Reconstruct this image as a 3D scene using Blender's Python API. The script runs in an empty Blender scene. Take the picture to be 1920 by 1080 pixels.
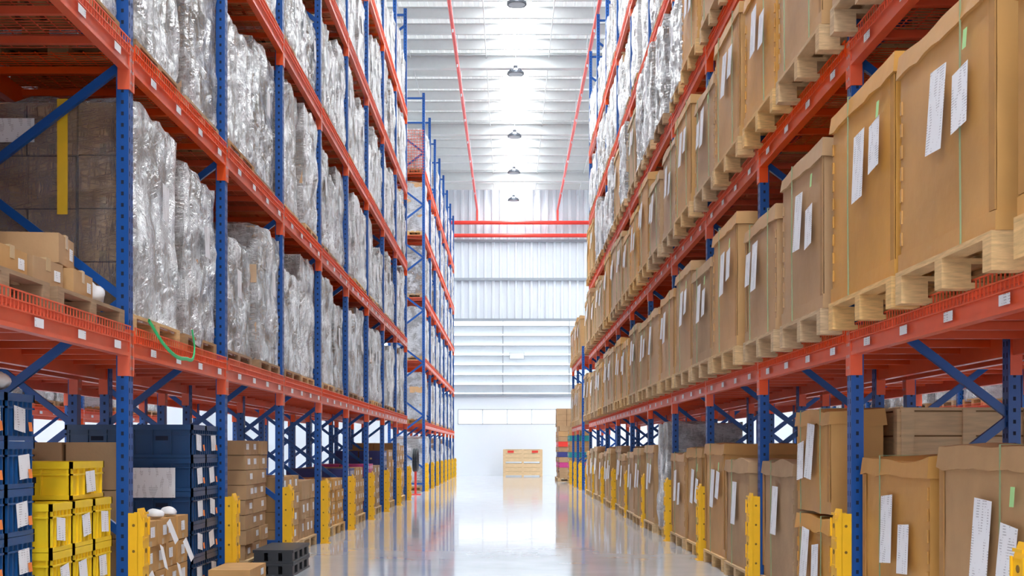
import bpy, math, random
from mathutils import Vector, noise
R = random.Random(7)
scene = bpy.context.scene
COL = scene.collection

# ------------------------------------------------------------------ materials
def newmat(name):
    m = bpy.data.materials.new(name); m.use_nodes = True
    nt = m.node_tree
    return m, nt, nt.nodes['Principled BSDF']
def simple(name, col, rough=0.5, metal=0.0, var=0.06, nscale=8.0, bump=0.0, bscale=60.0, emis=0.0, stretch=(1,1,1), objvar=0.0, spec=0.5):
    m, nt, b = newmat(name)
    N, L = nt.nodes, nt.links
    tc = N.new('ShaderNodeTexCoord'); mp = N.new('ShaderNodeMapping')
    mp.inputs['Scale'].default_value = stretch
    L.new(tc.outputs['Object'], mp.inputs['Vector'])
    nz = N.new('ShaderNodeTexNoise'); nz.inputs['Scale'].default_value = nscale; nz.inputs['Detail'].default_value = 4
    L.new(mp.outputs['Vector'], nz.inputs['Vector'])
    hsv = N.new('ShaderNodeHueSaturation'); hsv.inputs['Color'].default_value = (*col, 1)
    mr = N.new('ShaderNodeMapRange')
    mr.inputs['From Min'].default_value = 0.25; mr.inputs['From Max'].default_value = 0.75
    mr.inputs['To Min'].default_value = 1 - var; mr.inputs['To Max'].default_value = 1 + var
    L.new(nz.outputs['Fac'], mr.inputs['Value'])
    if objvar > 0:
        oi = N.new('ShaderNodeObjectInfo'); m2 = N.new('ShaderNodeMapRange')
        m2.inputs['To Min'].default_value = 1 - objvar; m2.inputs['To Max'].default_value = 1 + objvar
        L.new(oi.outputs['Random'], m2.inputs['Value'])
        mu = N.new('ShaderNodeMath'); mu.operation = 'MULTIPLY'
        L.new(mr.outputs[0], mu.inputs[0]); L.new(m2.outputs[0], mu.inputs[1])
        L.new(mu.outputs[0], hsv.inputs['Value'])
        L.new(m2.outputs[0], hsv.inputs['Saturation'])
    else:
        L.new(mr.outputs[0], hsv.inputs['Value'])
    L.new(hsv.outputs[0], b.inputs['Base Color'])
    b.inputs['Roughness'].default_value = rough; b.inputs['Metallic'].default_value = metal
    b.inputs['Specular IOR Level'].default_value = spec
    if bump > 0:
        n2 = N.new('ShaderNodeTexNoise'); n2.inputs['Scale'].default_value = bscale; n2.inputs['Detail'].default_value = 3
        L.new(mp.outputs['Vector'], n2.inputs['Vector'])
        bp = N.new('ShaderNodeBump'); bp.inputs['Strength'].default_value = bump; bp.inputs['Distance'].default_value = 0.01
        L.new(n2.outputs['Fac'], bp.inputs['Height']); L.new(bp.outputs[0], b.inputs['Normal'])
    if emis > 0:
        b.inputs['Emission Color'].default_value = (*col, 1); b.inputs['Emission Strength'].default_value = emis
    return m

M_BLUE = simple('blue_painted_steel', (0.004, 0.078, 0.33), 0.35)
M_ORANGE = simple('orange_painted_steel', (0.80, 0.105, 0.03), 0.36, objvar=0.06)
M_HOLE = simple('slot_shadow', (0.004, 0.012, 0.04), 0.8)
M_STEEL = simple('galvanised_steel', (0.50, 0.52, 0.55), 0.45, 0.3)
M_YELLOW = simple('yellow_guard_plastic', (0.90, 0.50, 0.008), 0.45)
M_YHOLE = simple('guard_hole_dark', (0.22, 0.12, 0.01), 0.7)
M_CARD = simple('cardboard', (0.46, 0.28, 0.135), 0.75, var=0.10, nscale=5, bump=0.15, bscale=40, objvar=0.16)
M_CARDW = simple('light_cardboard', (0.66, 0.43, 0.25), 0.7, var=0.10, nscale=5, objvar=0.16)
M_CARDG = simple('golden_cardboard', (0.53, 0.295, 0.11), 0.5, var=0.11, nscale=3, bump=0.3, bscale=9, objvar=0.15)
M_CARDE = simple('cardboard_edge', (0.42, 0.22, 0.075), 0.7, var=0.1, nscale=9, objvar=0.1)
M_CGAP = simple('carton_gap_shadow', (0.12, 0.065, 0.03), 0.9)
M_TAPE = simple('packing_tape', (0.60, 0.44, 0.26), 0.25)
M_YTAPE = simple('yellow_tape', (0.80, 0.50, 0.03), 0.3)
M_WOOD = simple('pallet_wood', (0.60, 0.40, 0.20), 0.75, var=0.25, nscale=6, stretch=(2, 1, 12), bump=0.2, objvar=0.15)
M_WOODL = simple('light_crate_wood', (0.78, 0.55, 0.30), 0.7, var=0.15, nscale=5, stretch=(1, 1, 9), objvar=0.05)
M_WOODD = simple('pallet_wood_dark', (0.38, 0.23, 0.11), 0.8, var=0.25, nscale=6, stretch=(2, 1, 12), objvar=0.2)
M_STRAP = simple('olive_strap', (0.26, 0.33, 0.18), 0.4)
M_GREEN = simple('green_band', (0.03, 0.55, 0.18), 0.4)
M_GDOT = simple('pale_green_sticker', (0.40, 0.75, 0.30), 0.5)
M_BCR = simple('blue_crate_plastic', (0.008, 0.08, 0.25), 0.35, var=0.1)
M_BCR2 = simple('dark_blue_crate_plastic', (0.008, 0.05, 0.15), 0.35, var=0.1)
M_YCR = simple('yellow_crate_plastic', (0.90, 0.62, 0.02), 0.35, var=0.05)
M_BLACK = simple('black_plastic', (0.025, 0.028, 0.035), 0.45)
M_GOTAG = simple('orange_sticker', (0.9, 0.25, 0.05), 0.6)
M_PINK = simple('pink_packaging', (0.60, 0.05, 0.24), 0.5)
M_PURP = simple('navy_packaging', (0.04, 0.05, 0.22), 0.5)
M_TEAL = simple('teal_packaging', (0.02, 0.30, 0.29), 0.5)
M_RED = simple('red_paint', (0.80, 0.045, 0.03), 0.35)
M_WHITE = simple('white_painted_wall', (0.82, 0.87, 0.93), 0.6, var=0.015, nscale=0.6)
M_CORR = simple('white_corrugated_metal', (0.68, 0.72, 0.77), 0.4, var=0.03, nscale=0.8)
M_PURL = simple('white_purlin_steel', (0.62, 0.64, 0.64), 0.5, var=0.03)
M_LOUV = simple('louvre_blade_metal', (0.72, 0.76, 0.79), 0.4, var=0.03)
M_GREY = simple('grey_trim_metal', (0.30, 0.33, 0.37), 0.5, var=0.03)
M_ROOF = simple('self_lit_roof_sheet', (0.74, 0.77, 0.77), 0.6, var=0.04, nscale=1.5, emis=0.30)  # emission added so the whole roof sheet gives soft fill light
M_SKY = simple('skylight_panel', (0.95, 0.98, 1.0), 0.5, emis=19.0)
M_WIN = simple('window_daylight_glass', (0.93, 0.97, 1.0), 0.3, emis=0.7)
M_DAY = simple('louvre_daylight_backing', (0.93, 0.97, 1.0), 0.3, emis=1.2)
M_LAMP = simple('lamp_housing', (0.08, 0.09, 0.11), 0.4, 0.3)
M_LENS = simple('lamp_lens', (0.35, 0.37, 0.4), 0.3)
M_BAG = simple('white_plastic_bag', (0.82, 0.84, 0.87), 0.3, bump=0.6, bscale=12)

def label_mat():
    m, nt, b = newmat('printed_paper_label'); N, L = nt.nodes, nt.links
    tc = N.new('ShaderNodeTexCoord'); mp = N.new('ShaderNodeMapping'); mp.inputs['Scale'].default_value = (30, 30, 9)
    L.new(tc.outputs['Object'], mp.inputs['Vector'])
    nz = N.new('ShaderNodeTexNoise'); nz.inputs['Scale'].default_value = 1.0; nz.inputs['Detail'].default_value = 3
    L.new(mp.outputs[0], nz.inputs['Vector'])
    sx = N.new('ShaderNodeSeparateXYZ'); L.new(tc.outputs['Object'], sx.inputs[0])
    mu = N.new('ShaderNodeMath'); mu.operation = 'MULTIPLY'; mu.inputs[1].default_value = 2*math.pi/0.013
    L.new(sx.outputs['Z'], mu.inputs[0])
    si = N.new('ShaderNodeMath'); si.operation = 'SINE'; L.new(mu.outputs[0], si.inputs[0])
    g1 = N.new('ShaderNodeMath'); g1.operation = 'GREATER_THAN'; g1.inputs[1].default_value = 0.3; L.new(si.outputs[0], g1.inputs[0])
    g2 = N.new('ShaderNodeMath'); g2.operation = 'GREATER_THAN'; g2.inputs[1].default_value = 0.56; L.new(nz.outputs['Fac'], g2.inputs[0])
    an = N.new('ShaderNodeMath'); an.operation = 'MULTIPLY'; L.new(g1.outputs[0], an.inputs[0]); L.new(g2.outputs[0], an.inputs[1])
    mx = N.new('ShaderNodeMix'); mx.data_type = 'RGBA'
    mx.inputs[6].default_value = (0.82, 0.84, 0.88, 1); mx.inputs[7].default_value = (0.48, 0.48, 0.52, 1)
    L.new(an.outputs[0], mx.inputs['Factor']); L.new(mx.outputs[2], b.inputs['Base Color'])
    b.inputs['Roughness'].default_value = 0.6
    return m
M_LABEL = label_mat()

def film_mat(name, base, gain, rmin, rmax):
    m, nt, b = newmat(name); N, L = nt.nodes, nt.links
    out = N['Material Output']
    tc = N.new('ShaderNodeTexCoord'); oi = N.new('ShaderNodeObjectInfo')
    sc = N.new('ShaderNodeVectorMath'); sc.operation = 'SCALE'; sc.inputs[0].default_value = (7, 13, 5)
    L.new(oi.outputs['Random'], sc.inputs['Scale'])
    add = N.new('ShaderNodeVectorMath'); add.operation = 'ADD'
    L.new(tc.outputs['Object'], add.inputs[0]); L.new(sc.outputs[0], add.inputs[1])
    def math_(op, a, c=None, clamp=False):
        n = N.new('ShaderNodeMath'); n.operation = op; n.use_clamp = clamp
        for i, v in enumerate((a, c)):
            if v is None: continue
            if isinstance(v, (int, float)): n.inputs[i].default_value = v
            else: L.new(v, n.inputs[i])
        return n.outputs[0]
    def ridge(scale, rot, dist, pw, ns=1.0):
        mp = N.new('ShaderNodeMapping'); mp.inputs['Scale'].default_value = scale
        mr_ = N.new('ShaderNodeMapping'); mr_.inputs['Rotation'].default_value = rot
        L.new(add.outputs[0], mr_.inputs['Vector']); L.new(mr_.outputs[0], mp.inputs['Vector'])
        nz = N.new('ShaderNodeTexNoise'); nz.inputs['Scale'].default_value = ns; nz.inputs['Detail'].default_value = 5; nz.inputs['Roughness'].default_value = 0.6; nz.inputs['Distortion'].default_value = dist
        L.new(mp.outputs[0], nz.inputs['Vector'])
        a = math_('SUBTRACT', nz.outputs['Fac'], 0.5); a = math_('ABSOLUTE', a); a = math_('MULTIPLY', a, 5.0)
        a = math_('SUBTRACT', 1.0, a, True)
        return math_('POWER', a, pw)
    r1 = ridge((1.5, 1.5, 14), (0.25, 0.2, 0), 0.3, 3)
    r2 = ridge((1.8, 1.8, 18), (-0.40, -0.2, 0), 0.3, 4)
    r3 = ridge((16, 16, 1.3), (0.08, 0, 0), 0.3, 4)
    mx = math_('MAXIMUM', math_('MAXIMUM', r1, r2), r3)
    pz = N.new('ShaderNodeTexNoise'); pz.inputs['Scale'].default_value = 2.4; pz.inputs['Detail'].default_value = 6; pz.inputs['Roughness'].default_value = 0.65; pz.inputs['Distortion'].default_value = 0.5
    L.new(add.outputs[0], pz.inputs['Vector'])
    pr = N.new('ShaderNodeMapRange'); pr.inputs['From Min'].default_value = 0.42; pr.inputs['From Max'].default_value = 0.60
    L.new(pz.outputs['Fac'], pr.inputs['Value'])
    t = math_('ADD', math_('MULTIPLY', math_('MULTIPLY', mx, math_('ADD', pr.outputs[0], 0.30)), 0.75), math_('MULTIPLY', pr.outputs[0], 0.22))  # white streaks and patches painted in to stand for the film's highlights
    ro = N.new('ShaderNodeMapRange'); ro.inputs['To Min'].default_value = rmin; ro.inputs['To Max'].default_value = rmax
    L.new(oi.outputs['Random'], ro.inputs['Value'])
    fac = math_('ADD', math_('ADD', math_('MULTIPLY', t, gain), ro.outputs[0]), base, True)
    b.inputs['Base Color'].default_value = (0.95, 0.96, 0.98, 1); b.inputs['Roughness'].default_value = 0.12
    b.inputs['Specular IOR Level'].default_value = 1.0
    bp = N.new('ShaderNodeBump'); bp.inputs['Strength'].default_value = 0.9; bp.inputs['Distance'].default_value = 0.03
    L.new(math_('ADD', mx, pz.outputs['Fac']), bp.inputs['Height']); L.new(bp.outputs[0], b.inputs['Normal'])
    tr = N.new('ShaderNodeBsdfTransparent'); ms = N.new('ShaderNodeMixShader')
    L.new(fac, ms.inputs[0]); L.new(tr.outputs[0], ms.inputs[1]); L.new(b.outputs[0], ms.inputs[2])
    gl = N.new('ShaderNodeBsdfGlossy'); gl.inputs['Roughness'].default_value = 0.12; L.new(bp.outputs[0], gl.inputs['Normal'])
    fr = N.new('ShaderNodeFresnel'); fr.inputs['IOR'].default_value = 1.5; L.new(bp.outputs[0], fr.inputs['Normal'])
    m3 = N.new('ShaderNodeMixShader'); L.new(fr.outputs[0], m3.inputs[0]); L.new(ms.outputs[0], m3.inputs[1]); L.new(gl.outputs[0], m3.inputs[2])
    L.new(m3.outputs[0], out.inputs['Surface'])
    return m
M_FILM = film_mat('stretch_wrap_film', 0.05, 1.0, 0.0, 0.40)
M_FILMC = film_mat('clear_stretch_film', 0.02, 0.2, 0.0, 0.02)

def floor_mat():
    m, nt, b = newmat('polished_concrete'); N, L = nt.nodes, nt.links
    tc = N.new('ShaderNodeTexCoord')
    nz = N.new('ShaderNodeTexNoise'); nz.inputs['Scale'].default_value = 0.9; nz.inputs['Detail'].default_value = 8; nz.inputs['Roughness'].default_value = 0.6
    L.new(tc.outputs['Object'], nz.inputs['Vector'])
    cr = N.new('ShaderNodeValToRGB'); e = cr.color_ramp.elements
    e[0].position = 0.3; e[0].color = (0.48, 0.52, 0.57, 1); e[1].position = 0.7; e[1].color = (0.62, 0.65, 0.70, 1)
    L.new(nz.outputs['Fac'], cr.inputs[0])
    br = N.new('ShaderNodeTexBrick'); br.offset = 0
    br.inputs['Scale'].default_value = 1.0; br.inputs['Brick Width'].default_value = 6.0; br.inputs['Row Height'].default_value = 6.0
    br.inputs['Mortar Size'].default_value = 0.006; br.inputs['Mortar Smooth'].default_value = 0
    br.inputs['Color1'].default_value = (1, 1, 1, 1); br.inputs['Color2'].default_value = (1, 1, 1, 1); br.inputs['Mortar'].default_value = (0.72, 0.72, 0.74, 1)
    mpb = N.new('ShaderNodeMapping'); mpb.inputs['Location'].default_value = (2.6, 0, 0)
    L.new(tc.outputs['Object'], mpb.inputs['Vector']); L.new(mpb.outputs[0], br.inputs['Vector'])
    mx = N.new('ShaderNodeMix'); mx.data_type = 'RGBA'; mx.blend_type = 'MULTIPLY'; mx.inputs['Factor'].default_value = 1
    L.new(cr.outputs[0], mx.inputs[6]); L.new(br.outputs['Color'], mx.inputs[7]); L.new(mx.outputs[2], b.inputs['Base Color'])
    n2 = N.new('ShaderNodeTexNoise'); n2.inputs['Scale'].default_value = 2.5; n2.inputs['Detail'].default_value = 6
    L.new(tc.outputs['Object'], n2.inputs['Vector'])
    mr = N.new('ShaderNodeMapRange'); mr.inputs['To Min'].default_value = 0.02; mr.inputs['To Max'].default_value = 0.14
    L.new(n2.outputs['Fac'], mr.inputs['Value']); L.new(mr.outputs[0], b.inputs['Roughness'])
    bp = N.new('ShaderNodeBump'); bp.inputs['Strength'].default_value = 0.035; bp.inputs['Distance'].default_value = 0.02
    L.new(n2.outputs['Fac'], bp.inputs['Height']); L.new(bp.outputs[0], b.inputs['Normal'])
    b.inputs['IOR'].default_value = 1.7
    b.inputs['Specular IOR Level'].default_value = 0.9
    return m
M_FLOOR = floor_mat()

# ------------------------------------------------------------------ mesh builder
class MB:
    def __init__(s): s.v = []; s.f = []; s.m = []; s.mats = []; s.sm = []
    def mi(s, mat):
        if mat not in s.mats: s.mats.append(mat)
        return s.mats.index(mat)
    def face(s, ids, mat, smooth=False):
        s.f.append(ids); s.m.append(s.mi(mat)); s.sm.append(smooth)
    def box(s, x0, x1, y0, y1, z0, z1, mat):
        if x0 > x1: x0, x1 = x1, x0
        if y0 > y1: y0, y1 = y1, y0
        b = len(s.v)
        s.v += [(x0,y0,z0),(x1,y0,z0),(x1,y1,z0),(x0,y1,z0),(x0,y0,z1),(x1,y0,z1),(x1,y1,z1),(x0,y1,z1)]
        for q in ((0,3,2,1),(4,5,6,7),(0,1,5,4),(1,2,6,5),(2,3,7,6),(3,0,4,7)):
            s.face([b+i for i in q], mat)
    def quad(s, pts, mat):
        b = len(s.v); s.v += [tuple(p) for p in pts]; s.face([b, b+1, b+2, b+3], mat)
    def bar(s, p, q, w, h, mat):
        p = Vector(p); q = Vector(q); d = (q-p).normalized()
        up = Vector((0,0,1)) if abs(d.z) < 0.95 else Vector((0,1,0))
        a = d.cross(up).normalized(); u = a.cross(d).normalized()
        b = len(s.v)
        for c in (p, q):
            for i, j in ((-1,-1),(1,-1),(1,1),(-1,1)):
                s.v.append(tuple(c + a*i*w/2 + u*j*h/2))
        for qd in ((3,2,1,0),(4,5,6,7),(0,1,5,4),(1,2,6,5),(2,3,7,6),(3,0,4,7)):
            s.face([b+i for i in qd], mat)
    def cyl(s, p, q, r, n, mat, r2=None):
        if r2 is None: r2 = r
        p = Vector(p); q = Vector(q); d = (q-p).normalized()
        up = Vector((0,0,1)) if abs(d.z) < 0.95 else Vector((0,1,0))
        a = d.cross(up).normalized(); u = a.cross(d).normalized(); b = len(s.v)
        for c, rr in ((p, r), (q, r2)):
            for i in range(n):
                t = 2*math.pi*i/n; s.v.append(tuple(c + a*math.cos(t)*rr + u*math.sin(t)*rr))
        for i in range(n):
            j = (i+1) % n; s.face([b+i, b+j, b+n+j, b+n+i], mat, True)
        s.face([b+n-1-i for i in range(n)], mat); s.face([b+n+i for i in range(n)], mat)
    def gbox(s, x0, x1, y0, y1, z0, z1, nx, ny, nz, fn, mat, bottom=True, smooth=True, maty0=None):
        idx = {}
        def vid(i, j, k):
            key = (i, j, k)
            if key not in idx:
                p = Vector((x0+(x1-x0)*i/nx, y0+(y1-y0)*j/ny, z0+(z1-z0)*k/nz))
                n = Vector(((i == nx)-(i == 0), (j == ny)-(j == 0), (k == nz)-(k == 0)))
                p = fn(p, n, i/nx, j/ny, k/nz)
                idx[key] = len(s.v); s.v.append(tuple(p))
            return idx[key]
        for j in range(ny):
            for k in range(nz):
                s.face([vid(0,j,k),vid(0,j,k+1),vid(0,j+1,k+1),vid(0,j+1,k)], mat, smooth)
                s.face([vid(nx,j,k),vid(nx,j+1,k),vid(nx,j+1,k+1),vid(nx,j,k+1)], mat, smooth)
        for i in range(nx):
            for k in range(nz):
                s.face([vid(i,0,k),vid(i+1,0,k),vid(i+1,0,k+1),vid(i,0,k+1)], maty0 or mat, smooth)
                s.face([vid(i,ny,k),vid(i,ny,k+1),vid(i+1,ny,k+1),vid(i+1,ny,k)], mat, smooth)
        for i in range(nx):
            for j in range(ny):
                s.face([vid(i,j,nz),vid(i+1,j,nz),vid(i+1,j+1,nz),vid(i,j+1,nz)], mat, smooth)
                if bottom: s.face([vid(i,j,0),vid(i,j+1,0),vid(i+1,j+1,0),vid(i+1,j,0)], mat, smooth)
    def mesh(s, name):
        me = bpy.data.meshes.new(name); me.from_pydata(s.v, [], s.f)
        for mt in s.mats: me.materials.append(mt)
        me.polygons.foreach_set('material_index', s.m); me.polygons.foreach_set('use_smooth', s.sm)
        me.update()
        if any(s.sm): me.set_sharp_from_angle(angle=math.radians(50))
        return me
def obj(name, me, loc=(0,0,0), rz=0.0, parent=None, sc=None):
    o = bpy.data.objects.new(name, me); o.location = loc; o.rotation_euler = (0, 0, rz)
    if sc: o.scale = sc
    COL.objects.link(o)
    if parent: o.parent = parent
    return o
def empty(name, loc=(0,0,0), rz=0.0):
    e = bpy.data.objects.new(name, None); e.location = loc; e.rotation_euler = (0,0,rz); e.empty_display_size = 0.3
    COL.objects.link(e); return e

# ------------------------------------------------------------------ rack parts (front face at local x=0, rack goes to -x)
DEP = 1.1; CW = 0.10; CD = 0.08
def frame_mesh(H):
    b = MB()
    for xf in (0.0, -DEP+CD):
        b.box(xf-CD, xf, -CW/2, CW/2, 0.01, H, M_BLUE)
        b.box(xf-CD-0.02, xf+0.02-0.0 if xf < 0 else xf-0.0, -CW/2-0.015, CW/2+0.015, 0, 0.012, M_BLUE)
        z = 0.12
        while z < H-0.05:
            for sy in (-0.026, 0.026):
                b.quad([(xf+0.001, sy-0.007, z), (xf+0.001, sy+0.007, z), (xf+0.001, sy+0.007, z+0.032), (xf+0.001, sy-0.007, z+0.032)], M_HOLE)
            for sg in (-1, 1):
                yy = sg*(CW/2+0.001)
                b.quad([(xf-0.048, yy, z+0.02), (xf-0.030, yy, z+0.02), (xf-0.030, yy, z+0.045), (xf-0.048, yy, z+0.045)], M_HOLE)
            z += 0.075
    nodes = [0.68 + 0.78*i for i in range(int((H-0.9)/0.78)+1)]
    b.bar((-CD/2, 0, 0.22), (-DEP+CD/2, 0, 0.22), 0.045, 0.05, M_BLUE)
    for i in range(len(nodes)-1):
        xa, xb = (-CD/2, -DEP+CD/2) if i % 2 == 0 else (-DEP+CD/2, -CD/2)
        b.bar((xa, 0, nodes[i]), (xb, 0, nodes[i+1]), 0.035, 0.055, M_BLUE)
    b.bar((-CD/2, 0, H-0.15), (-DEP+CD/2, 0, H-0.15), 0.045, 0.05, M_BLUE)
    return b.mesh('rack_frame')

def bay_mesh(pitch, labels=False):
    b = MB(); y0 = CW/2; y1 = pitch-CW/2
    for xf, out in ((0.0, 1), (-DEP, -1)):
        xi = xf-0.055 if out > 0 else xf+0.055
        b.box(xi, xf, y0, y1, -0.14, 0.0, M_ORANGE)
        xl = xf+0.006*out
        b.box(xf, xl, y0, y1, -0.14, -0.115, M_ORANGE)
        b.box(xf, xl, y0, y1, -0.025, 0.0, M_ORANGE)
        for yy, s in ((y0, 1), (y1, -1)):
            a = xf+0.008*out
            b.box(a, xf-0.07*out, yy-0.055*s, yy+0.006*s, -0.27, 0.035, M_ORANGE)
            for k in range(4):
                zz = -0.23+0.075*k
                b.quad([(a+0.001*out, yy-0.03*s-0.008, zz), (a+0.001*out, yy-0.03*s+0.008, zz), (a+0.001*out, yy-0.03*s+0.008, zz+0.02), (a+0.001*out, yy-0.03*s-0.008, zz+0.02)], M_STEEL)
    for k in range(5):
        yy = y0 + (y1-y0)*(k+0.5)/5
        b.box(-DEP+0.055, -0.055, yy-0.02, yy+0.02, -0.06, -0.012, M_ORANGE)
    n = int((y1-y0)/0.05); w = 0.005
    for k in range(n+1):
        yy = y0+0.01+(y1-y0-0.02)*k/n
        b.box(-DEP, 0.012, yy-w/2, yy+w/2, 0.0, 0.006, M_ORANGE)
        b.box(0.008, 0.015, yy-w/2, yy+w/2, -0.05, 0.055, M_ORANGE)
    for k in range(11):
        xx = -DEP+0.02 + (DEP-0.03)*k/10
        b.box(xx-0.003, xx+0.003, y0, y1, 0.006, 0.011, M_ORANGE)
    for zz in (-0.05, 0.0, 0.05):
        b.box(0.010, 0.018, y0, y1, zz, zz+0.007, M_ORANGE)
    if labels:
        for k in range(4):
            yy = y0+0.35+k*(y1-y0-0.5)/3.3
            b.quad([(0.0195, yy, -0.11), (0.0195, yy+0.13, -0.11), (0.0195, yy+0.13, -0.06), (0.0195, yy, -0.06)], M_LABEL)
    return b.mesh('rack_bay_level')

def guard_mesh():
    b = MB()
    H = 0.86; X = 0.045
    def shp(p, n, u, v, w):
        if w > 0.99 and u > 0.5: p = p + Vector((-0.03, 0, 0))
        return p
    b.gbox(0.02+X, 0.055+X, -0.07, 0.07, 0.0, H, 1, 2, 10, shp, M_YELLOW, smooth=False)
    for s in (-1, 1):
        b.box(0.004, 0.022+X, s*0.056, s*0.07, 0, H-0.03, M_YELLOW)
        for k in range(4):
            b.box(0.055+X, 0.064+X, s*0.062-0.006, s*0.062+0.006, 0.08+k*0.2, 0.2+k*0.2, M_YELLOW)
    for k in range(5):
        z = 0.07+0.17*k
        b.cyl((0.052+X, 0, z), (0.0585+X, 0, z), 0.017, 10, M_YHOLE)
        b.box(0.054+X, 0.060+X, -0.05, 0.05, z+0.07, z+0.085, M_YELLOW)
        for s in (-1, 1):
            b.cyl((0.04, s*0.066, z), (0.04, s*0.0715, z), 0.010, 8, M_YHOLE)
    b.box(0.0, 0.075+X, -0.085, 0.085, 0, 0.012, M_YELLOW)
    return b.mesh('column_guard')
GUARD = guard_mesh()

def rack(x, ys, levels, H, side, guards=True):
    rz = 0 if side < 0 else math.pi
    e = empty('pallet_rack', (x, ys[0], 0), 0)
    fm = frame_mesh(H); pitch = ys[1]-ys[0]
    b1 = bay_mesh(pitch, True); b2 = bay_mesh(pitch, False)
    for i, y in enumerate(ys):
        obj('frame_%d' % (i+1), fm, (0, y-ys[0], 0), rz, e)
        if guards: obj('column_guard_%d' % (i+1), GUARD, (0, y-ys[0], 0), rz, e)
    for i in range(len(ys)-1):
        yo = ys[i]-ys[0] if side < 0 else ys[i+1]-ys[0]
        for l, z in enumerate(levels):
            obj('beam_level_%d_%d' % (i+1, l+1), b1 if l < 2 else b2, (0, yo, z), rz, e)
    return e

# ------------------------------------------------------------------ loads (front at local x=0, extends to -x, y centred, z=0 bottom)
def add_pallet(b, d, w, h=0.14, mat=None, x0=0.0, y0=0.0):
    mat = mat or M_WOOD
    t = h*0.16
    for k in range(3):
        yy = y0 - w/2 + 0.05 + (w-0.1)*k/2
        for q in range(3):
            xx = x0 - 0.07 - (d-0.14)*q/2
            b.box(xx-0.07, xx+0.07, yy-0.05, yy+0.05, t, h-2*t, mat)
        b.box(x0-d, x0, yy-0.05, yy+0.05, 0, t, mat)
        b.box(x0-d, x0, yy-0.05, yy+0.05, h-2*t, h-t, mat)
    n = 7
    for k in range(n):
        xx = x0 - d + (d-0.1)*k/(n-1)
        b.box(xx, xx+0.1, y0-w/2, y0+w/2, h-t, h, mat)

def add_label(b, x, y, z, w, h, tilt=0.0, mat=None, curl=0.006):
    c, s = math.cos(tilt), math.sin(tilt)
    pts = []
    for (a, e2) in ((-w/2, -h/2), (w/2, -h/2), (w/2, h/2), (-w/2, h/2)):
        pts.append((x + (curl if e2 < 0 else 0), y + a*c - e2*s, z + a*s + e2*c))
    b.quad(pts, mat or M_LABEL)

def add_cartons(b, d, w, z0, rows, cols, h, jit=0.012, deps=2, r=R, x0=0.0, y0=0.0, lab=0.5, tape=True, mat=None, gap=0.003):
    mat = mat or M_CARD
    cw = w/cols; cd = d/deps
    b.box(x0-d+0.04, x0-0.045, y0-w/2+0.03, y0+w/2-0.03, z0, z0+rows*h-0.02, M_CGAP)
    for k in range(rows):
        for j in range(cols):
            for q in range(deps):
                ox = r.uniform(-jit, 0) ; oy = r.uniform(-jit, jit)*0.5
                xx1 = x0 - q*cd + ox; xx0 = x0 - (q+1)*cd + 0.004
                ya = y0 - w/2 + j*cw + gap + oy; yb = ya + cw - 2*gap
                za = z0 + k*h + 0.001; zb = za + h - 0.001 - gap*1.6
                b.box(xx0, xx1, ya, yb, za, zb, mat)
                if j == 0 and tape and q < 2:
                    xm = (xx0+xx1)/2
                    b.quad([(xm-0.022, ya-0.001, za), (xm+0.022, ya-0.001, za), (xm+0.022, ya-0.001, za+h*0.2), (xm-0.022, ya-0.001, za+h*0.2)], M_TAPE)
                if q == 0:
                    if tape: b.quad([(xx1+0.001, (ya+yb)/2-0.025, za), (xx1+0.001, (ya+yb)/2+0.025, za), (xx1+0.001, (ya+yb)/2+0.025, za+h*0.22), (xx1+0.001, (ya+yb)/2-0.025, za+h*0.22)], M_TAPE)
                    if r.random() < lab:
                        lw = min(cw*0.35, 0.13)
                        add_label(b, xx1+0.002, ya+cw*r.uniform(0.3, 0.7), za+h*0.55, lw, min(h*0.4, lw*0.8), 0, curl=0.001)

def wrapped_mesh(seed, w, d, h, rows, cols, clearside=False):
    r = random.Random(seed); b = MB()
    add_pallet(b, d, w, 0.14, M_WOOD if seed % 2 else M_WOODD)
    ins = 0.03
    add_cartons(b, d-2*ins, w-2*ins, 0.14, rows, cols, (h-0.14)/rows, 0.03, 2 if not clearside else 3, r, x0=-ins, lab=0.35, gap=0.006, mat=M_CARDW)
    if r.random() < 0.75:
        add_label(b, 0.014, r.uniform(-0.2, 0.2), 0.14+(h-0.14)*0.62, 0.17, 0.26, r.uniform(-0.1, 0.1))
    if clearside:
        b.box(-0.50, -0.43, -w/2-0.004, -w/2, 0.8, h+0.01, M_YTAPE)
        b.quad([(-0.90, -w/2-0.006, h-0.28), (-0.65, -w/2-0.006, h-0.28), (-0.65, -w/2-0.006, h-0.12), (-0.90, -w/2-0.006, h-0.12)], M_LABEL)
    sv = Vector((seed*3.1, seed*1.7, seed*0.9))
    lean = r.uniform(-0.02, 0.02)
    def fn(p, n, u, v, q):
        a = noise.noise(p*3.0+sv)*0.03 + noise.noise(Vector((p.x*9, p.y*9, p.z*3))+sv)*0.02 + noise.noise(Vector((p.x*5, p.y*5, p.z*16))+sv)*0.012
        cnt = abs(n.x)+abs(n.y)+abs(n.z)
        m = n.normalized() if n.length > 0 else n
        off = (0.004 + a)
        if clearside and n.y < 0: off = 0.0
        if cnt > 1: off -= 0.015
        p = p + m*off
        p.y += lean*q
        if q > 0.99 : p.z += noise.noise(Vector((p.x*4, p.y*4, seed)))*0.05
        if q < 0.01: p.z += noise.noise(p*8)*0.03
        return p
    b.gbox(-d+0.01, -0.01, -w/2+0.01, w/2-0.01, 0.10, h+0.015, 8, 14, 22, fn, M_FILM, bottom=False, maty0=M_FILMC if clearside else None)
    return b.mesh('shrink_wrapped_pallet_load')
WR = []
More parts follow.
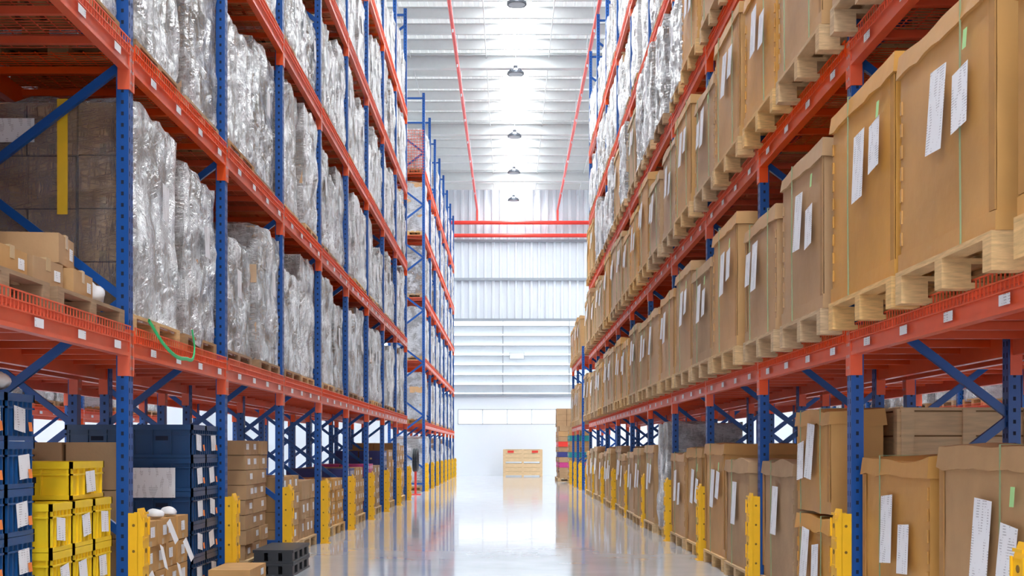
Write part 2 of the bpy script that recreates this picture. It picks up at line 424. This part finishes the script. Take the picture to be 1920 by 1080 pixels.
for i, (w, h, rows, cols) in enumerate([(1.08, 1.55, 4, 2), (1.16, 1.42, 5, 3), (1.02, 1.62, 6, 2), (1.14, 1.25, 3, 3), (1.06, 1.6, 5, 2), (1.12, 1.5, 7, 3), (0.98, 1.36, 4, 2), (1.15, 1.18, 4, 3), (1.1, 1.58, 4, 3), (1.05, 1.46, 4, 2)]):
    WR.append((wrapped_mesh(i+1, w, 1.06, h, rows, cols), w, h))
WN = []
for i, (w, h, rows, cols) in enumerate([(0.80, 1.45, 5, 2), (0.78, 1.2, 4, 2), (0.82, 1.55, 6, 2), (0.76, 1.32, 3, 1), (0.80, 1.0, 3, 2)]):
    WN.append((wrapped_mesh(i+41, w, 1.04, h, rows, cols), w, h))

def gaylord_mesh(seed, w, d, h, mat=None, npal=0.17, lid=True, pallet=True, tray=True):
    r = random.Random(100+seed); b = MB(); mat = mat or M_CARDG
    z0 = 0
    if pallet:
        add_pallet(b, d, w-0.04, npal, M_WOOD, x0=0.0); z0 = npal
    sv = Vector((seed*2.3, seed*4.1, seed))
    def fb(p, n, u, v, q):
        m = n.normalized() if n.length > 0 else n
        bul = 0.014*math.sin(math.pi*v)*math.sin(math.pi*q)*abs(n.x) + 0.012*math.sin(math.pi*u)*math.sin(math.pi*q)*abs(n.y)
        return p + m*(bul + noise.noise(p*4+sv)*0.008)
    b.gbox(-d+0.028, -0.028, -w/2+0.028, w/2-0.028, z0, z0+h-0.02, 8, 10, 12, fb, mat)
    def fl(p, n, u, v, q):
        e = noise.noise(Vector((p.x*5, p.y*5, 0))+sv)*0.022
        if q < 0.01: p = p + Vector((n.x*0.008, n.y*0.008, e))
        if q > 0.99: p = p + Vector((-n.x*0.004, -n.y*0.004, noise.noise(Vector((p.x*2.0, p.y*2.0, 3))+sv)*0.04))
        return p
    if lid:
        b.gbox(-d+0.014, -0.014, -w/2+0.014, w/2-0.014, z0+h-0.11, z0+h, 10, 12, 1, fl, mat, smooth=False)
    if tray:
        b.gbox(-d+0.016, -0.016, -w/2+0.016, w/2-0.016, z0+0.0, z0+0.09, 6, 8, 1, lambda p, n, u, v, q: p + (Vector((0, 0, noise.noise(p*6+sv)*0.012)) if q > .5 else Vector((0,0,0))), mat, smooth=False)
    for s in (-1, 1):
        if r.random() < 0.55:
            b.box(-0.0235, -0.016, s*(w/2-0.027), s*(w/2-0.09), z0+0.09, z0+h-0.11, M_CARDE)
        else:
            zz = z0+0.14
            while zz < z0+h-0.2:
                b.box(-0.026, -0.018, s*(w/2-0.04), s*(w/2-0.065), zz, zz+0.07, mat); zz += 0.115
    for s in ((-0.3, 0.28) if r.random() < 0.3 else (r.choice((-0.18, 0.2)),)):
        yy = s*w + r.uniform(-0.04, 0.04)
        pts = [(-0.010, z0+0.0), (-0.010, z0+0.09), (-0.006, z0+h*0.5), (-0.008, z0+h-0.11), (-0.008, z0+h+0.012)]
        for a, c in zip(pts, pts[1:]):
            b.bar((a[0], yy, a[1]), (c[0], yy, c[1]), 0.008, 0.003, M_STRAP)
        b.box(-d, -0.006, yy-0.004, yy+0.004, z0+h+0.010, z0+h+0.013, M_STRAP)
    y = r.uniform(-0.15, 0.1)
    add_label(b, 0.008, y, z0+h*0.60, 0.22, 0.40, r.uniform(-0.09, 0.09), curl=0.02)
    if r.random() < 0.75:
        add_label(b, 0.006, y+0.30*r.choice((-1, 1)), z0+h*r.uniform(0.5, 0.66), 0.20, 0.28, r.uniform(-0.14, 0.14), curl=0.015)
    if r.random() < 0.35:
        add_label(b, 0.004, y+0.35, z0+h*0.8, 0.05, 0.09, 0, M_GDOT)
    return b.mesh('cardboard_pallet_box')
GY = [(gaylord_mesh(i, w, 1.25, h), w, h+0.17) for i, (w, h) in enumerate([(1.38, 1.08), (1.36, 1.14), (1.30, 0.98), (1.36, 1.2), (1.34, 1.04), (1.28, 1.12)])]
GY += [(gaylord_mesh(10+i, w, 1.25, h, M_CARD), w, h+0.17) for i, (w, h) in enumerate([(1.34, 1.02), (1.30, 1.10)])]
GYT = [(gaylord_mesh(40+i, w, 1.2, h), w, h+0.17) for i, (w, h) in enumerate([(1.38, 1.22), (1.36, 1.3), (1.30, 1.12), (1.32, 1.0)])]

def stack_mesh(seed, w, d, rows, cols, h, lab=0.7, tint=None, pal=True):
    r = random.Random(300+seed); b = MB()
    if pal: add_pallet(b, d, w, 0.14, M_WOOD)
    add_cartons(b, d-0.04, w-0.04, 0.14 if pal else 0.0, rows, cols, h, 0.03, 2, r, x0=-0.02, lab=lab, mat=tint)
    return b.mesh('cardboard_carton_stack')

def tote(b, x1, yc, z, L=0.58, W=0.39, H=0.26, mat=None, lab=True, r=R):
    x0 = x1-W; y0 = yc-L/2; y1 = yc+L/2; t = 0.012; i = 0.018
    b.box(x0+i, x1-i, y0+i, y1-i, z, z+0.012, mat)
    b.box(x0+i, x0+i+t, y0+i, y1-i, z, z+H-0.02, mat); b.box(x1-i-t, x1-i, y0+i, y1-i, z, z+H-0.02, mat)
    b.box(x0+i, x1-i, y0+i, y0+i+t, z, z+H-0.02, mat); b.box(x0+i, x1-i, y1-i-t, y1-i, z, z+H-0.02, mat)
    for za, zb in ((H-0.045, H-0.003), (H-0.085, H-0.075), (0.0, 0.025)):
        b.box(x0, x0+i, y0, y1, z+za, z+zb, mat); b.box(x1-i, x1, y0, y1, z+za, z+zb, mat)
        b.box(x0, x1, y0, y0+i, z+za, z+zb, mat); b.box(x0, x1, y1-i, y1, z+za, z+zb, mat)
    for k in range(6):
        yy = y0+0.03+(L-0.06)*k/5
        b.box(x1-i, x1-0.004, yy-0.005, yy+0.005, z+0.02, z+H-0.04, mat); b.box(x0+0.004, x0+i, yy-0.005, yy+0.005, z+0.02, z+H-0.04, mat)
    for k in range(4):
        xx = x0+0.03+(W-0.06)*k/3
        for ya, yb in ((y0+0.004, y0+i), (y1-i, y1-0.004)):
            b.box(xx-0.005, xx+0.005, ya, yb, z+0.02, z+H-0.04, mat)
    for ya in (y0+i-0.002, y1-i+0.002):
        b.box((x0+x1)/2-0.05, (x0+x1)/2+0.05, ya-0.001, ya+0.001, z+H-0.13, z+H-0.095, M_HOLE)
    if lab:
        tl = r.uniform(-0.15, 0.15)
        add_label(b, x1+0.002, yc+r.uniform(-0.05, 0.05), z+H*0.45, min(0.17, L*0.4), 0.13, tl)
        if lab == 2: add_label(b, x1+0.010, yc+0.10, z+H*0.30, 0.05, 0.05, 0, M_GOTAG)
        if lab == 1: b.quad([((x0+x1)/2-0.06, y0-0.001, z+H*0.2), ((x0+x1)/2+0.07, y0-0.001, z+H*0.2), ((x0+x1)/2+0.07, y0-0.001, z+H*0.55), ((x0+x1)/2-0.06, y0-0.001, z+H*0.55)], M_LABEL)

def put(name, item, x, y, z, side):
    me = item[0] if isinstance(item, tuple) else item
    return obj(name, me, (x, y, z), 0 if side < 0 else math.pi)

# ------------------------------------------------------------------ layout
LV = [2.0, 3.88, 5.75, 7.6, 9.45]
XL, XR = -2.5, 2.22
PL, PR = 2.78, 2.95
TOP = 0.012
yl1 = [8.24 + PL*i for i in range(-3, 9)]
yl2 = [37.0 + PL*i for i in range(0, 8)]
yr1 = [8.15 + PR*i for i in range(-3, 10)]
yr2 = [38.2 + PR*i for i in range(0, 3)]
rack(XL, yl1, LV, 12.0, -1)
rack(XL, yl2, LV, 11.8, -1)
rack(XR, yr1, LV, 12.3, 1)
rack(XR, yr2, [2.0, 4.1], 4.4, 1)
rack(XL-2*DEP-0.2, yl1, LV, 12.0, 1, guards=False)
rack(XR+2*DEP+0.2, yr1, LV, 12.3, -1, guards=False)
rack(XL-2*DEP-0.2-3.6, yl1, LV[:4], 12.0, -1, guards=False)
rack(XR+2*DEP+0.2+3.6, yr1, LV[:4], 12.3, 1, guards=False)

def fill(ys, levels, xf, side, kinds, skip=0.0, name='shrink_wrapped_pallet_load', r=R, jx=0.04, narrow=0.0):
    last = None
    for i in range(len(ys)-1):
        a = ys[i]+CW/2+0.02; bq = ys[i+1]-CW/2-0.02
        for l, z in levels:
            nn = 3 if r.random() < narrow else 2
            half = (bq-a)/nn
            for k in range(nn):
                if r.random() < skip: continue
                pool = WN if nn == 3 else kinds
                it = r.choice(pool)
                if it is last: it = r.choice(pool)
                last = it
                yc = a+half*(k+0.5) + (r.uniform(-1, 1)*max(0, half-it[1])*0.4)
                nm = 'cardboard_pallet_box' if it in GY or it in GYT else name
                put(nm, it, xf + r.uniform(0, jx)*(1 if side > 0 else -1), yc, z+TOP, side)

WS = WR
for bi in range(len(yl1)-1):
    ys = yl1[bi:bi+2]
    lv = list(enumerate(LV))
    if bi in (2, 3): lv = lv[1:]
    fill(ys, lv[:1], XL-0.01, -1, WS, 0.0, narrow=0.15)
    fill(ys, lv[1:], XL-0.01, -1, WS, 0.0, narrow=0.45)
fill(yl2, list(enumerate(LV)), XL-0.01, -1, WS, 0.03, narrow=0.3)
fill(yr1, list(enumerate(LV))[:1], XR-0.20, 1, GY, 0.0, jx=0.04)
fill(yr1, list(enumerate(LV))[1:2], XR-0.18, 1, GYT, 0.0, jx=0.04)
fill(yr1, list(enumerate(LV))[2:3], XR-0.10, 1, GYT+WS, 0.0)
fill(yr1, list(enumerate(LV))[3:], XR-0.02, 1, WS, 0.0, narrow=0.4)
fill(yr2, [(0, 2.0), (1, 4.1)], XR-0.1, 1, GY, 0.0)
fill(yl1, list(enumerate(LV)), XL-2*DEP-0.2, 1, WS, 0.05)
fill(yr1, list(enumerate(LV)), XR+2*DEP+0.2, -1, WS, 0.05)
fill(yl1, list(enumerate(LV))[:3], XL-2*DEP-0.2-3.6, -1, WS, 0.1)
fill(yr1, list(enumerate(LV))[:3], XR+2*DEP+0.2+3.6, 1, WS, 0.1)

# ---- left level 1, bay past the nearest upright: taped cartons visible from the side
zl = LV[0]+TOP
first = (wrapped_mesh(77, 1.2, 1.08, 1.56, 4, 3, True), 1.2, 1.56)
put('shrink_wrapped_pallet_load', first, XL-0.01, yl1[3]+0.07+0.6, zl, -1)
put('shrink_wrapped_pallet_load', WR[9], XL-0.03, yl1[3]+2.02, zl, -1)
bayc = (yl1[2]+yl1[3])/2
b = MB()
for yc in (bayc-0.66, bayc+0.66):
    add_pallet(b, 1.04, 1.2, 0.14, M_WOODD, x0=0.0, y0=yc-bayc)
obj('wooden_pallet_pair', b.mesh('wooden_pallets'), (XL-0.0, bayc, zl))
def opencarton(name, w, d, h, loc, rz):
    b = MB()
    b.gbox(-d/2, d/2, -w/2, w/2, 0, h, 4, 4, 3, lambda p, n, u, v, q: p + Vector((0, 0, 0.01*math.sin(math.pi*u)*math.sin(math.pi*v) if q > .9 else 0)), M_CARD, smooth=False)
    b.box(-d/2-0.001, d/2+0.001, -0.03, 0.03, h+0.001, h+0.013, M_TAPE)
    b.box(d/2, d/2+0.002, -0.03, 0.03, h*0.6, h+0.01, M_TAPE)
    b.box(d/2, d/2+0.002, w*0.2, w*0.4, h*0.3, h*0.7, M_LABEL)
    obj(name, b.mesh(name), loc, rz)
opencarton('taped_carton', 0.44, 0.5, 0.15, (XL-0.30, bayc+0.60, zl+0.14), 0.08)
opencarton('taped_carton', 0.40, 0.5, 0.15, (XL-0.32, bayc+0.12, zl+0.14), -0.05)
opencarton('taped_carton', 0.38, 0.62, 0.17, (XL-0.40, bayc+0.42, zl+0.303), 0.12)
opencarton('taped_carton', 0.40, 0.5, 0.14, (XL-0.32, bayc-0.4, zl+0.14), 0.0)
def bag(name, loc, sx, sy, sz, seed=1):
    b = MB()
    def fn(p, n, u, v, q):
        c = Vector((u-.5, v-.5, q-.5)); l = max(c.length, 1e-4); m = max(abs(c.x), abs(c.y), abs(c.z))
        s = (m/l)**0.7
        pp = Vector((c.x*s*2*sx/2, c.y*s*2*sy/2, (c.z*s+0.5)*sz))
        return pp + pp.normalized()*noise.noise(pp*9+Vector((seed, 0, 0)))*0.05 * (1 if q > 0.05 else 0)
    b.gbox(0, 1, 0, 1, 0, 1, 8, 8, 6, fn, M_BAG)
    obj(name, b.mesh(name), loc)
bag('white_plastic_bag', (XL-0.2, bayc+1.05, zl+0.15), 0.26, 0.34, 0.14, 2)
cu = bpy.data.curves.new('green_strap', 'CURVE'); cu.dimensions = '3D'; cu.bevel_depth = 0.006; cu.extrude = 0.008
sp = cu.splines.new('BEZIER'); pts = [(XL+0.03, 8.55, 2.13), (XL+0.06, 8.85, 1.98), (XL+0.06, 9.4, 1.93), (XL+0.04, 9.75, 2.02), (XL+0.03, 9.72, 2.18)]
sp.bezier_points.add(len(pts)-1)
for bp_, p in zip(sp.bezier_points, pts): bp_.co = p; bp_.handle_left_type = bp_.handle_right_type = 'AUTO'
cu.materials.append(M_GREEN)
obj('green_strap', cu)

# ---- left ground level
def totestack(name, x1, y0, z0, nL, nW, nH, mat, L=0.6, W=0.4, H=0.255, lab=1, seed=1, pal=True):
    b = MB(); r = random.Random(seed)
    if pal: add_pallet(b, nW*W, nL*L, z0, M_WOOD, x0=0, y0=nL*L/2)
    for k in range(nH):
        for j in range(nL):
            for q in range(nW):
                tote(b, -q*W-0.002, (j+0.5)*L, z0+k*H, L-0.012, W-0.01, H, mat, lab if (q == 0 or k == nH-1) else 0, r)
    return obj(name, b.mesh(name), (x1, y0, 0))
totestack('blue_plastic_crate_stack', -2.62, 5.70, 0.02, 3, 2, 6, M_BCR, L=0.4, lab=2, seed=3, pal=False)
bag('white_plastic_bag', (-2.85, 6.5, 1.552), 0.4, 0.6, 0.12, 5)
totestack('yellow_plastic_crate_stack', -2.56, 6.98, 0.12, 3, 2, 3, M_YCR, L=0.36, W=0.5, H=0.275, lab=3, seed=4)
totestack('yellow_plastic_crate', -2.60, 7.42, 0.947, 1, 1, 1, M_YCR, L=0.6, W=0.55, H=0.23, lab=3, seed=5, pal=False)
b = MB(); add_cartons(b, 1.05, 0.28, 0, 4, 1, 0.325, 0.02, 3, R, lab=0.3)
obj('cardboard_carton_stack', b.mesh('carton_stack'), (-2.62, 8.48, 0))
b = MB(); add_cartons(b, 0.6, 1.2, 0.0, 4, 4, 0.185, 0.03, 2, R, lab=1.0, tape=True)
for k in range(5): add_label(b, 0.012, -0.5+0.23*k, 0.30+0.17*(k % 3), 0.10, 0.17, 0.3*(-1)**k, M_BAG, curl=0.05)
obj('cardboard_carton_stack', b.mesh('carton_stack'), (-2.53, 9.28, 0))
for k in range(3): bag('white_plastic_bag', (-2.60, 8.82+0.38*k, 0.742), 0.10, 0.14, 0.05, 8+k)
totestack('dark_blue_plastic_crate_stack', -2.54, 10.02, 0.10, 2, 2, 5, M_BCR2, L=0.44, W=0.52, H=0.27, lab=2, seed=9)
b = MB()
b.quad([(-0.52, -0.004, 0), (-0.14, -0.004, 0), (-0.14, -0.004, 0.24), (-0.52, -0.004, 0.24)], M_LABEL)
obj('paper_label', b.mesh('paper_label'), (-2.54, 10.015, 0.86))
def mk(seed, w, rows, cols, h, y, side=-1, x=None, tint=None, lab=0.8, name='cardboard_carton_stack', d=1.0):
    me = stack_mesh(seed, w, d, rows, cols, h, lab, tint)
    return put(name, me, (XL-0.03 if side < 0 else XR-0.08) if x is None else x, y, 0, side)
mk(1, 1.15, 8, 3, 0.15, 13.0, x=XL-0.1)
def blackpal(loc):
    b = MB()
    for k in range(2):
        z = 0.13*k
        b.box(-0.4, 0, -0.5, 0.5, z+0.10, z+0.128, M_BLACK)
        b.box(-0.4, 0, -0.5, 0.5, z, z+0.018, M_BLACK)
        for i in range(3):
            for j in range(4):
                xx = -0.06-0.14*i; yy = -0.43+0.287*j
                b.box(xx-0.05, xx+0.05, yy-0.06, yy+0.06, z+0.018, z+0.10, M_BLACK)
    obj('black_plastic_pallet_stack', b.mesh('black_plastic_pallet_stack'), loc)
blackpal((-2.12, 12.75, 0))
b = MB(); add_pallet(b, 0.40, 0.8, 0.12, M_WOOD); add_cartons(b, 0.36, 0.7, 0.12, 1, 2, 0.14, 0.02, 1, R)
obj('small_pallet_with_cartons', b.mesh('small_pallet'), (-2.12, 10.6, 0))
mk(2, 1.15, 4, 3, 0.2, 14.6, lab=1); mk(3, 1.1, 3, 3, 0.24, 15.85, tint=None)
mk(4, 1.1, 5, 4, 0.13, 17.4, lab=1); mk(5, 1.15, 4, 3, 0.17, 18.65, tint=M_CARDG, lab=1)
mk(6, 1.15, 5, 5, 0.16, 20.15, tint=M_PURP, lab=1); mk(7, 1.1, 4, 4, 0.2, 21.4, lab=1)
mk(8, 1.15, 6, 5, 0.14, 22.9, tint=M_PINK, lab=1); mk(9, 1.1, 4, 3, 0.2, 24.15)
mk(10, 1.15, 6, 4, 0.18, 25.7, tint=M_PURP, lab=1); mk(11, 1.1, 5, 3, 0.22, 26.95)
mk(12, 1.15, 5, 3, 0.25, 28.45, lab=1); mk(13, 1.1, 6, 3, 0.2, 29.75)
for i in range(len(yl2)-1):
    a = yl2[i]
    put('shrink_wrapped_pallet_load', WR[(i*3) % 8], XL-0.03, a+0.74, 0, -1)
    put('shrink_wrapped_pallet_load', WR[(i*5+2) % 8], XL-0.03, a+2.04, 0, -1)
for i in range(0, 2):
    mk(30+i, 1.15, 4, 3, 0.25, yl1[i]+0.75); mk(33+i, 1.15, 5, 3, 0.22, yl1[i]+2.05)
b = MB()
for k in range(24):
    t0 = 2*math.pi*k/24; t1 = 2*math.pi*(k+1)/24
    for q in range(3):
        b.cyl((q*0.05, 0.3*math.cos(t0), 0.95+0.3*math.sin(t0)), (q*0.05, 0.3*math.cos(t1), 0.95+0.3*math.sin(t1)), 0.025, 6, M_BLACK)
b.box(0.02, 0.08, -0.03, 0.03, 0, 1.0, M_RED); b.box(-0.1, 0.2, -0.15, 0.15, 0, 0.02, M_RED)
obj('hose_reel', b.mesh('hose_reel'), (-2.62, 34.2, 0))

# ---- right ground level
GG = [(gaylord_mesh(20+i, w, 1.1, h, M_CARDG if i % 2 else M_CARD, npal=0.14, tray=False), w, h) for i, (w, h) in enumerate([(1.28, 1.12), (1.30, 1.06), (1.24, 1.0), (1.30, 1.16)])]
gi = 0
for i in range(len(yr1)-1):
    if i == 3:
        put('cardboard_pallet_box', GG[2], XR-0.0, 10.43, 0, 1); continue
    a = yr1[i]
    for k in range(2):
        if i == 6 and k == 0:
            put('shrink_wrapped_pallet_load', WR[4], XR-0.05, a+0.06+0.7, 0, 1)
        else:
            put('cardboard_pallet_box', GG[gi % 4], XR-(R.uniform(0.03, 0.12) if i > 2 else -0.03), a+PR*(0.26+0.48*k), 0, 1)
        gi += 1
def crate_mesh(w, d, h, n=2, mat=None):
    mat = mat or M_WOODL
    b = MB(); hh = h/n
    for k in range(n):
        z = k*hh
        b.box(-d+0.03, -0.03, -w/2+0.03, w/2-0.03, z+0.06, z+hh-0.02, M_CARDE)
        nb = max(2, int(hh/0.17))
        for q in range(nb):
            za = z+0.06+(hh-0.08)*q/nb; zb = z+0.06+(hh-0.08)*(q+1)/nb-0.012
            b.box(-d, 0, -w/2, w/2, za, zb, mat)
        for s in (-1, 0, 1):
            yy = s*(w/2-0.05)
            b.box(0, 0.02, yy-0.045, yy+0.045, z, z+hh-0.01, mat); b.box(-d-0.02, -d, yy-0.045, yy+0.045, z, z+hh-0.01, mat)
            b.box(-d, 0, yy-0.045, yy+0.045, z, z+0.06, mat)
        for s in (-1, 1):
            for q in (0.05, 0.5, 0.95):
                b.box(-d*q-0.045, -d*q+0.045, s*w/2, s*(w/2+0.02), z, z+hh-0.01, mat)
    b.box(-d, 0, -w/2, w/2, h-0.02, h, mat)
    return b
cb = crate_mesh(0.95, 0.95, 1.54, 2)
obj('wooden_crate', cb.mesh('wooden_crate'), (XR+0.50, 9.16, 0), math.pi)
for z0 in (0.02, 0.79):
    sub = gaylord_mesh(50+int(z0*10), 1.05, 0.42, 0.74, M_CARDG, npal=0.02, pallet=False, tray=False)
    obj('cardboard_pallet_box', sub, (XR-0.01, 9.18, z0), math.pi)

# ---- stacked goods on the right near the end wall
b = MB()
for j, yy in enumerate((0, 1.5)):
    add_pallet(b, 0.9, 1.3, 0.14, M_WOOD, x0=0, y0=yy)
    z = 0.14
    for k, mt in enumerate((M_CARD, M_CARD, M_PINK, M_CARD, M_PURP, M_CARD, M_RED, M_CARD, M_CARDG, M_CARD)):
        add_cartons(b, 0.84, 1.2, z, 1, 3, 0.2, 0.05, 2, R, x0=-0.02, y0=yy, lab=0.9, mat=mt); z += 0.2
add_cartons(b, 0.8, 1.1, 2.14, 3, 2, 0.24, 0.02, 2, R, x0=-0.02, y0=0, lab=0.4, mat=M_CARD)
obj('mixed_goods_pallet_stack', b.mesh('mixed_goods'), (1.85, 50.0, 0), math.pi)
b = MB()
add_pallet(b, 0.9, 1.2, 0.14); z = 0.14
for k, mt in enumerate((M_CARD, M_CARD, M_PINK, M_CARD, M_TEAL, M_CARD, M_CARD, M_TEAL, M_CARD)):
    add_cartons(b, 0.84, 1.1, z, 1, 4, 0.2, 0.04, 2, R, lab=0.9, mat=mt); z += 0.2
obj('mixed_goods_pallet_stack', b.mesh('mixed_goods_b'), (2.15, 45.6, 0), math.pi)

# ---- wooden crates at the end wall
cb = crate_mesh(1.75, 0.9, 1.24, 2)
for s in (-1, 1): cb.box(0.021, 0.024, s*0.55-0.14, s*0.55+0.14, 1.08, 1.18, M_RED)
obj('stacked_wooden_crate', cb.mesh('stacked_wooden_crate'), (0.61, 56.6, 0), -math.pi/2)

# ------------------------------------------------------------------ building
WX = 14.0; YE = 58.5; YS = -8.0; HC = 13.6
b = MB(); b.box(-WX, WX, YS, YE, -0.2, 0.0, M_FLOOR); obj('floor', b.mesh('floor'))
def corr(b, x0, x1, p0, p1, vertical, base, mat, pitch=0.25, dpt=0.04):
    x = x0; prof = []
    while x < x1:
        prof += [(x, 0), (x+pitch*0.55, 0), (x+pitch*0.65, dpt), (x+pitch*0.9, dpt)]
        x += pitch
    prof = [p for p in prof if p[0] < x1]; prof.append((x1, 0))
    for (a, da), (c, dc) in zip(prof, prof[1:]):
        if vertical: b.quad([(a, base-da, p0), (c, base-dc, p0), (c, base-dc, p1), (a, base-da, p1)], mat)
        else: b.quad([(a, p0, base-da), (a, p1, base-da), (c, p1, base-dc), (c, p0, base-dc)], mat)
b = MB()
SKX = (-0.18, 0.62)
corr(b, -WX, SKX[0], YS, YE, False, HC, M_ROOF); corr(b, SKX[1], WX, YS, YE, False, HC, M_ROOF)
b.box(-WX, WX, YS, YE, HC+0.16, HC+0.25, M_CORR)
obj('ceiling', b.mesh('ceiling'))
b = MB(); b.box(SKX[0], SKX[1], YS, YE-0.1, HC, HC+0.05, M_SKY); obj('added_skylight_strip', b.mesh('skylight'))
for sx in (-7.2, 7.2):  # unseen glowing strips, added to light the racks from the neighbouring aisles
    b = MB(); b.box(sx-0.5, sx+0.5, YS, YE-0.1, HC-0.0445, HC-0.042, M_SKY); obj('added_skylight_strip', b.mesh('skylight'))
b = MB(); y = 1.0
while y < YE:
    b.box(-WX, WX, y-0.035, y+0.035, HC-0.06, HC-0.045, M_PURL)
    b.box(-WX, WX, y-0.004, y+0.004, HC-0.34, HC-0.05, M_PURL)
    b.box(-WX, WX, y-0.045, y+0.045, HC-0.36, HC-0.34, M_PURL)
    y += 1.35
obj('ceiling_purlins', b.mesh('ceiling_purlins'))
b = MB()
for y in (6, 14, 22, 30, 38, 46, 54):
    b.box(-WX, WX, y-0.12, y+0.12, HC-0.39, HC-0.37, M_PURL); b.box(-WX, WX, y-0.01, y+0.01, HC-0.76, HC-0.37, M_PURL); b.box(-WX, WX, y-0.12, y+0.12, HC-0.78, HC-0.76, M_PURL)
    for x in (-2.0, 2.8):
        b.bar((x, y, HC-0.6), (x+0.0, y+1.2, HC-0.36), 0.03, 0.03, M_PURL)
for x in (-3.0, -0.7, 1.2, 3.2):
    b.cyl((x, 20, HC-0.45), (x, YE, HC-0.45), 0.015, 6, M_PURL)
obj('ceiling_rafters', b.mesh('ceiling_rafters'))
b = MB(); b.box(-WX, WX, YE, YE+0.2, 0, 2.42, M_WHITE); b.box(-WX, WX, YE, YE+0.2, 3.1, 3.8, M_WHITE)
b.box(-WX, -2.4, YE, YE+0.2, 2.42, 3.1, M_WHITE); b.box(2.2, WX, YE, YE+0.2, 2.42, 3.1, M_WHITE)
b.box(-WX, WX, YE+0.1, YE+0.2, 7.3, HC+0.2, M_WHITE)
corr(b, -WX, WX, 7.3, HC, True, YE+0.05, M_CORR, 0.36, 0.09)
for z in (3.78, 7.3, 9.2, 11.0):
    b.box(-WX, WX, YE-0.12, YE, z-0.06, z+0.06, M_GREY)
obj('wall_back', b.mesh('wall_back'))
b = MB(); b.box(-2.4, 2.2, YE+0.08, YE+0.10, 2.42, 3.1, M_WIN)
x = -2.4
while x <= 2.21:
    b.box(x-0.02, x+0.02, YE-0.01, YE+0.08, 2.42, 3.1, M_STEEL); x += 1.15
b.box(-2.4, 2.2, YE-0.01, YE+0.08, 2.40, 2.44, M_STEEL); b.box(-2.4, 2.2, YE-0.01, YE+0.08, 3.08, 3.12, M_STEEL)
obj('window_1', b.mesh('window_1'))
b = MB(); b.box(-WX, WX, YE+0.24, YE+0.26, 3.8, 7.3, M_DAY)
z = 3.9
while z < 7.1:
    b.quad([(-WX, YE+0.14, z), (WX, YE+0.14, z), (WX, YE-0.08, z+0.34), (-WX, YE-0.08, z+0.34)], M_LOUV)
    b.box(-WX, WX, YE-0.12, YE-0.08, z+0.32, z+0.36, M_GREY)
    z += 0.46
for x in (-3.4, -0.3, 2.8):
    b.box(x-0.02, x+0.02, YE-0.14, YE-0.12, 3.8, 7.3, M_GREY)
b.box(0.0, 0.7, YE-0.17, YE-0.145, 5.45, 5.75, M_GREY); b.box(0.02, 0.68, YE-0.175, YE-0.17, 5.47, 5.73, M_WHITE)
obj('louvre_vent', b.mesh('louvre_vent'))
for nm, x in (('wall_left', -WX), ('wall_right', WX)):
    b = MB(); s = -1 if x < 0 else 1
    b.box(x, x+s*0.2, YS, YE, 0, HC+0.2, M_WHITE); obj(nm, b.mesh(nm))
b = MB()
for px in (-1.5, 2.25):
    b.cyl((px, 0, 12.4), (px, YE-0.35, 12.4), 0.05, 10, M_RED); b.cyl((px, YE-0.35, 12.4), (px, YE-0.35, 11.75), 0.05, 10, M_RED)
b.cyl((-WX+0.1, YE-0.35, 11.8), (WX-0.1, YE-0.35, 11.8), 0.09, 12, M_RED); b.cyl((-WX+0.1, YE-0.35, 11.2), (WX-0.1, YE-0.35, 11.2), 0.09, 12, M_RED)
y = 3.0
while y < 56:
    for x in (-1.5, 2.25):
        b.cyl((x, y, 12.4), (x, y, HC-0.4), 0.01, 6, M_STEEL); b.cyl((x, y, 12.4), (x, y, 12.27), 0.02, 6, M_STEEL)
    y += 3.0
obj('red_sprinkler_pipes', b.mesh('red_sprinkler_pipes'))
def lamp():
    b = MB()
    b.cyl((0,0,0.0), (0,0,0.06), 0.25, 20, M_LAMP, 0.24); b.cyl((0,0,0.06), (0,0,0.16), 0.2, 20, M_LAMP, 0.10)
    for k in range(12):
        t = k*math.pi/6; b.bar((0.09*math.cos(t), 0.09*math.sin(t), 0.14), (0.2*math.cos(t), 0.2*math.sin(t), 0.07), 0.01, 0.05, M_LAMP)
    b.cyl((0,0,0.16), (0,0,0.24), 0.06, 12, M_LAMP); b.cyl((0,0,-0.004), (0,0,0), 0.2, 20, M_LENS)
    b.cyl((0,0,0.24), (0,0,HC-12.0-0.36), 0.012, 6, M_STEEL)
    return b.mesh('high_bay_lamp')
LM = lamp()
for y in (6.5, 12.4, 18.3, 24.3, 30.2, 35.8, 43.0, 48.6, 54.0):
    obj('high_bay_lamp', LM, (0.18, y, 12.0))
b = MB()
for k in range(12): b.box(-1.0+k*0.085, -0.99+k*0.085, -0.02, -0.01, 0, 1.3, M_ORANGE)
for k in range(16): b.box(-1.05, -0.02, -0.02, -0.01, k*0.085, k*0.085+0.01, M_ORANGE)
obj('orange_mesh_guard', b.mesh('orange_mesh_guard'), (XL, 37-0.05, 9.4))

# ------------------------------------------------------------------ world, camera
w = bpy.data.worlds.new('World'); scene.world = w; w.use_nodes = True
w.node_tree.nodes['Background'].inputs[0].default_value = (0.90, 0.95, 1.0, 1)
w.node_tree.nodes['Background'].inputs[1].default_value = 2.0
cam = bpy.data.cameras.new('Camera'); co = bpy.data.objects.new('Camera', cam); COL.objects.link(co)
co.location = (0, 0, 1.25); co.rotation_euler = (math.pi/2, 0, 0)
cam.sensor_width = 36; cam.lens = 2340/1920*36; cam.shift_x = 5/1920; cam.shift_y = 302/1920
cam.clip_end = 200
scene.camera = co
scene.view_settings.view_transform = 'Standard'
scene.view_settings.exposure = 0.6
print('objects', len(bpy.data.objects))
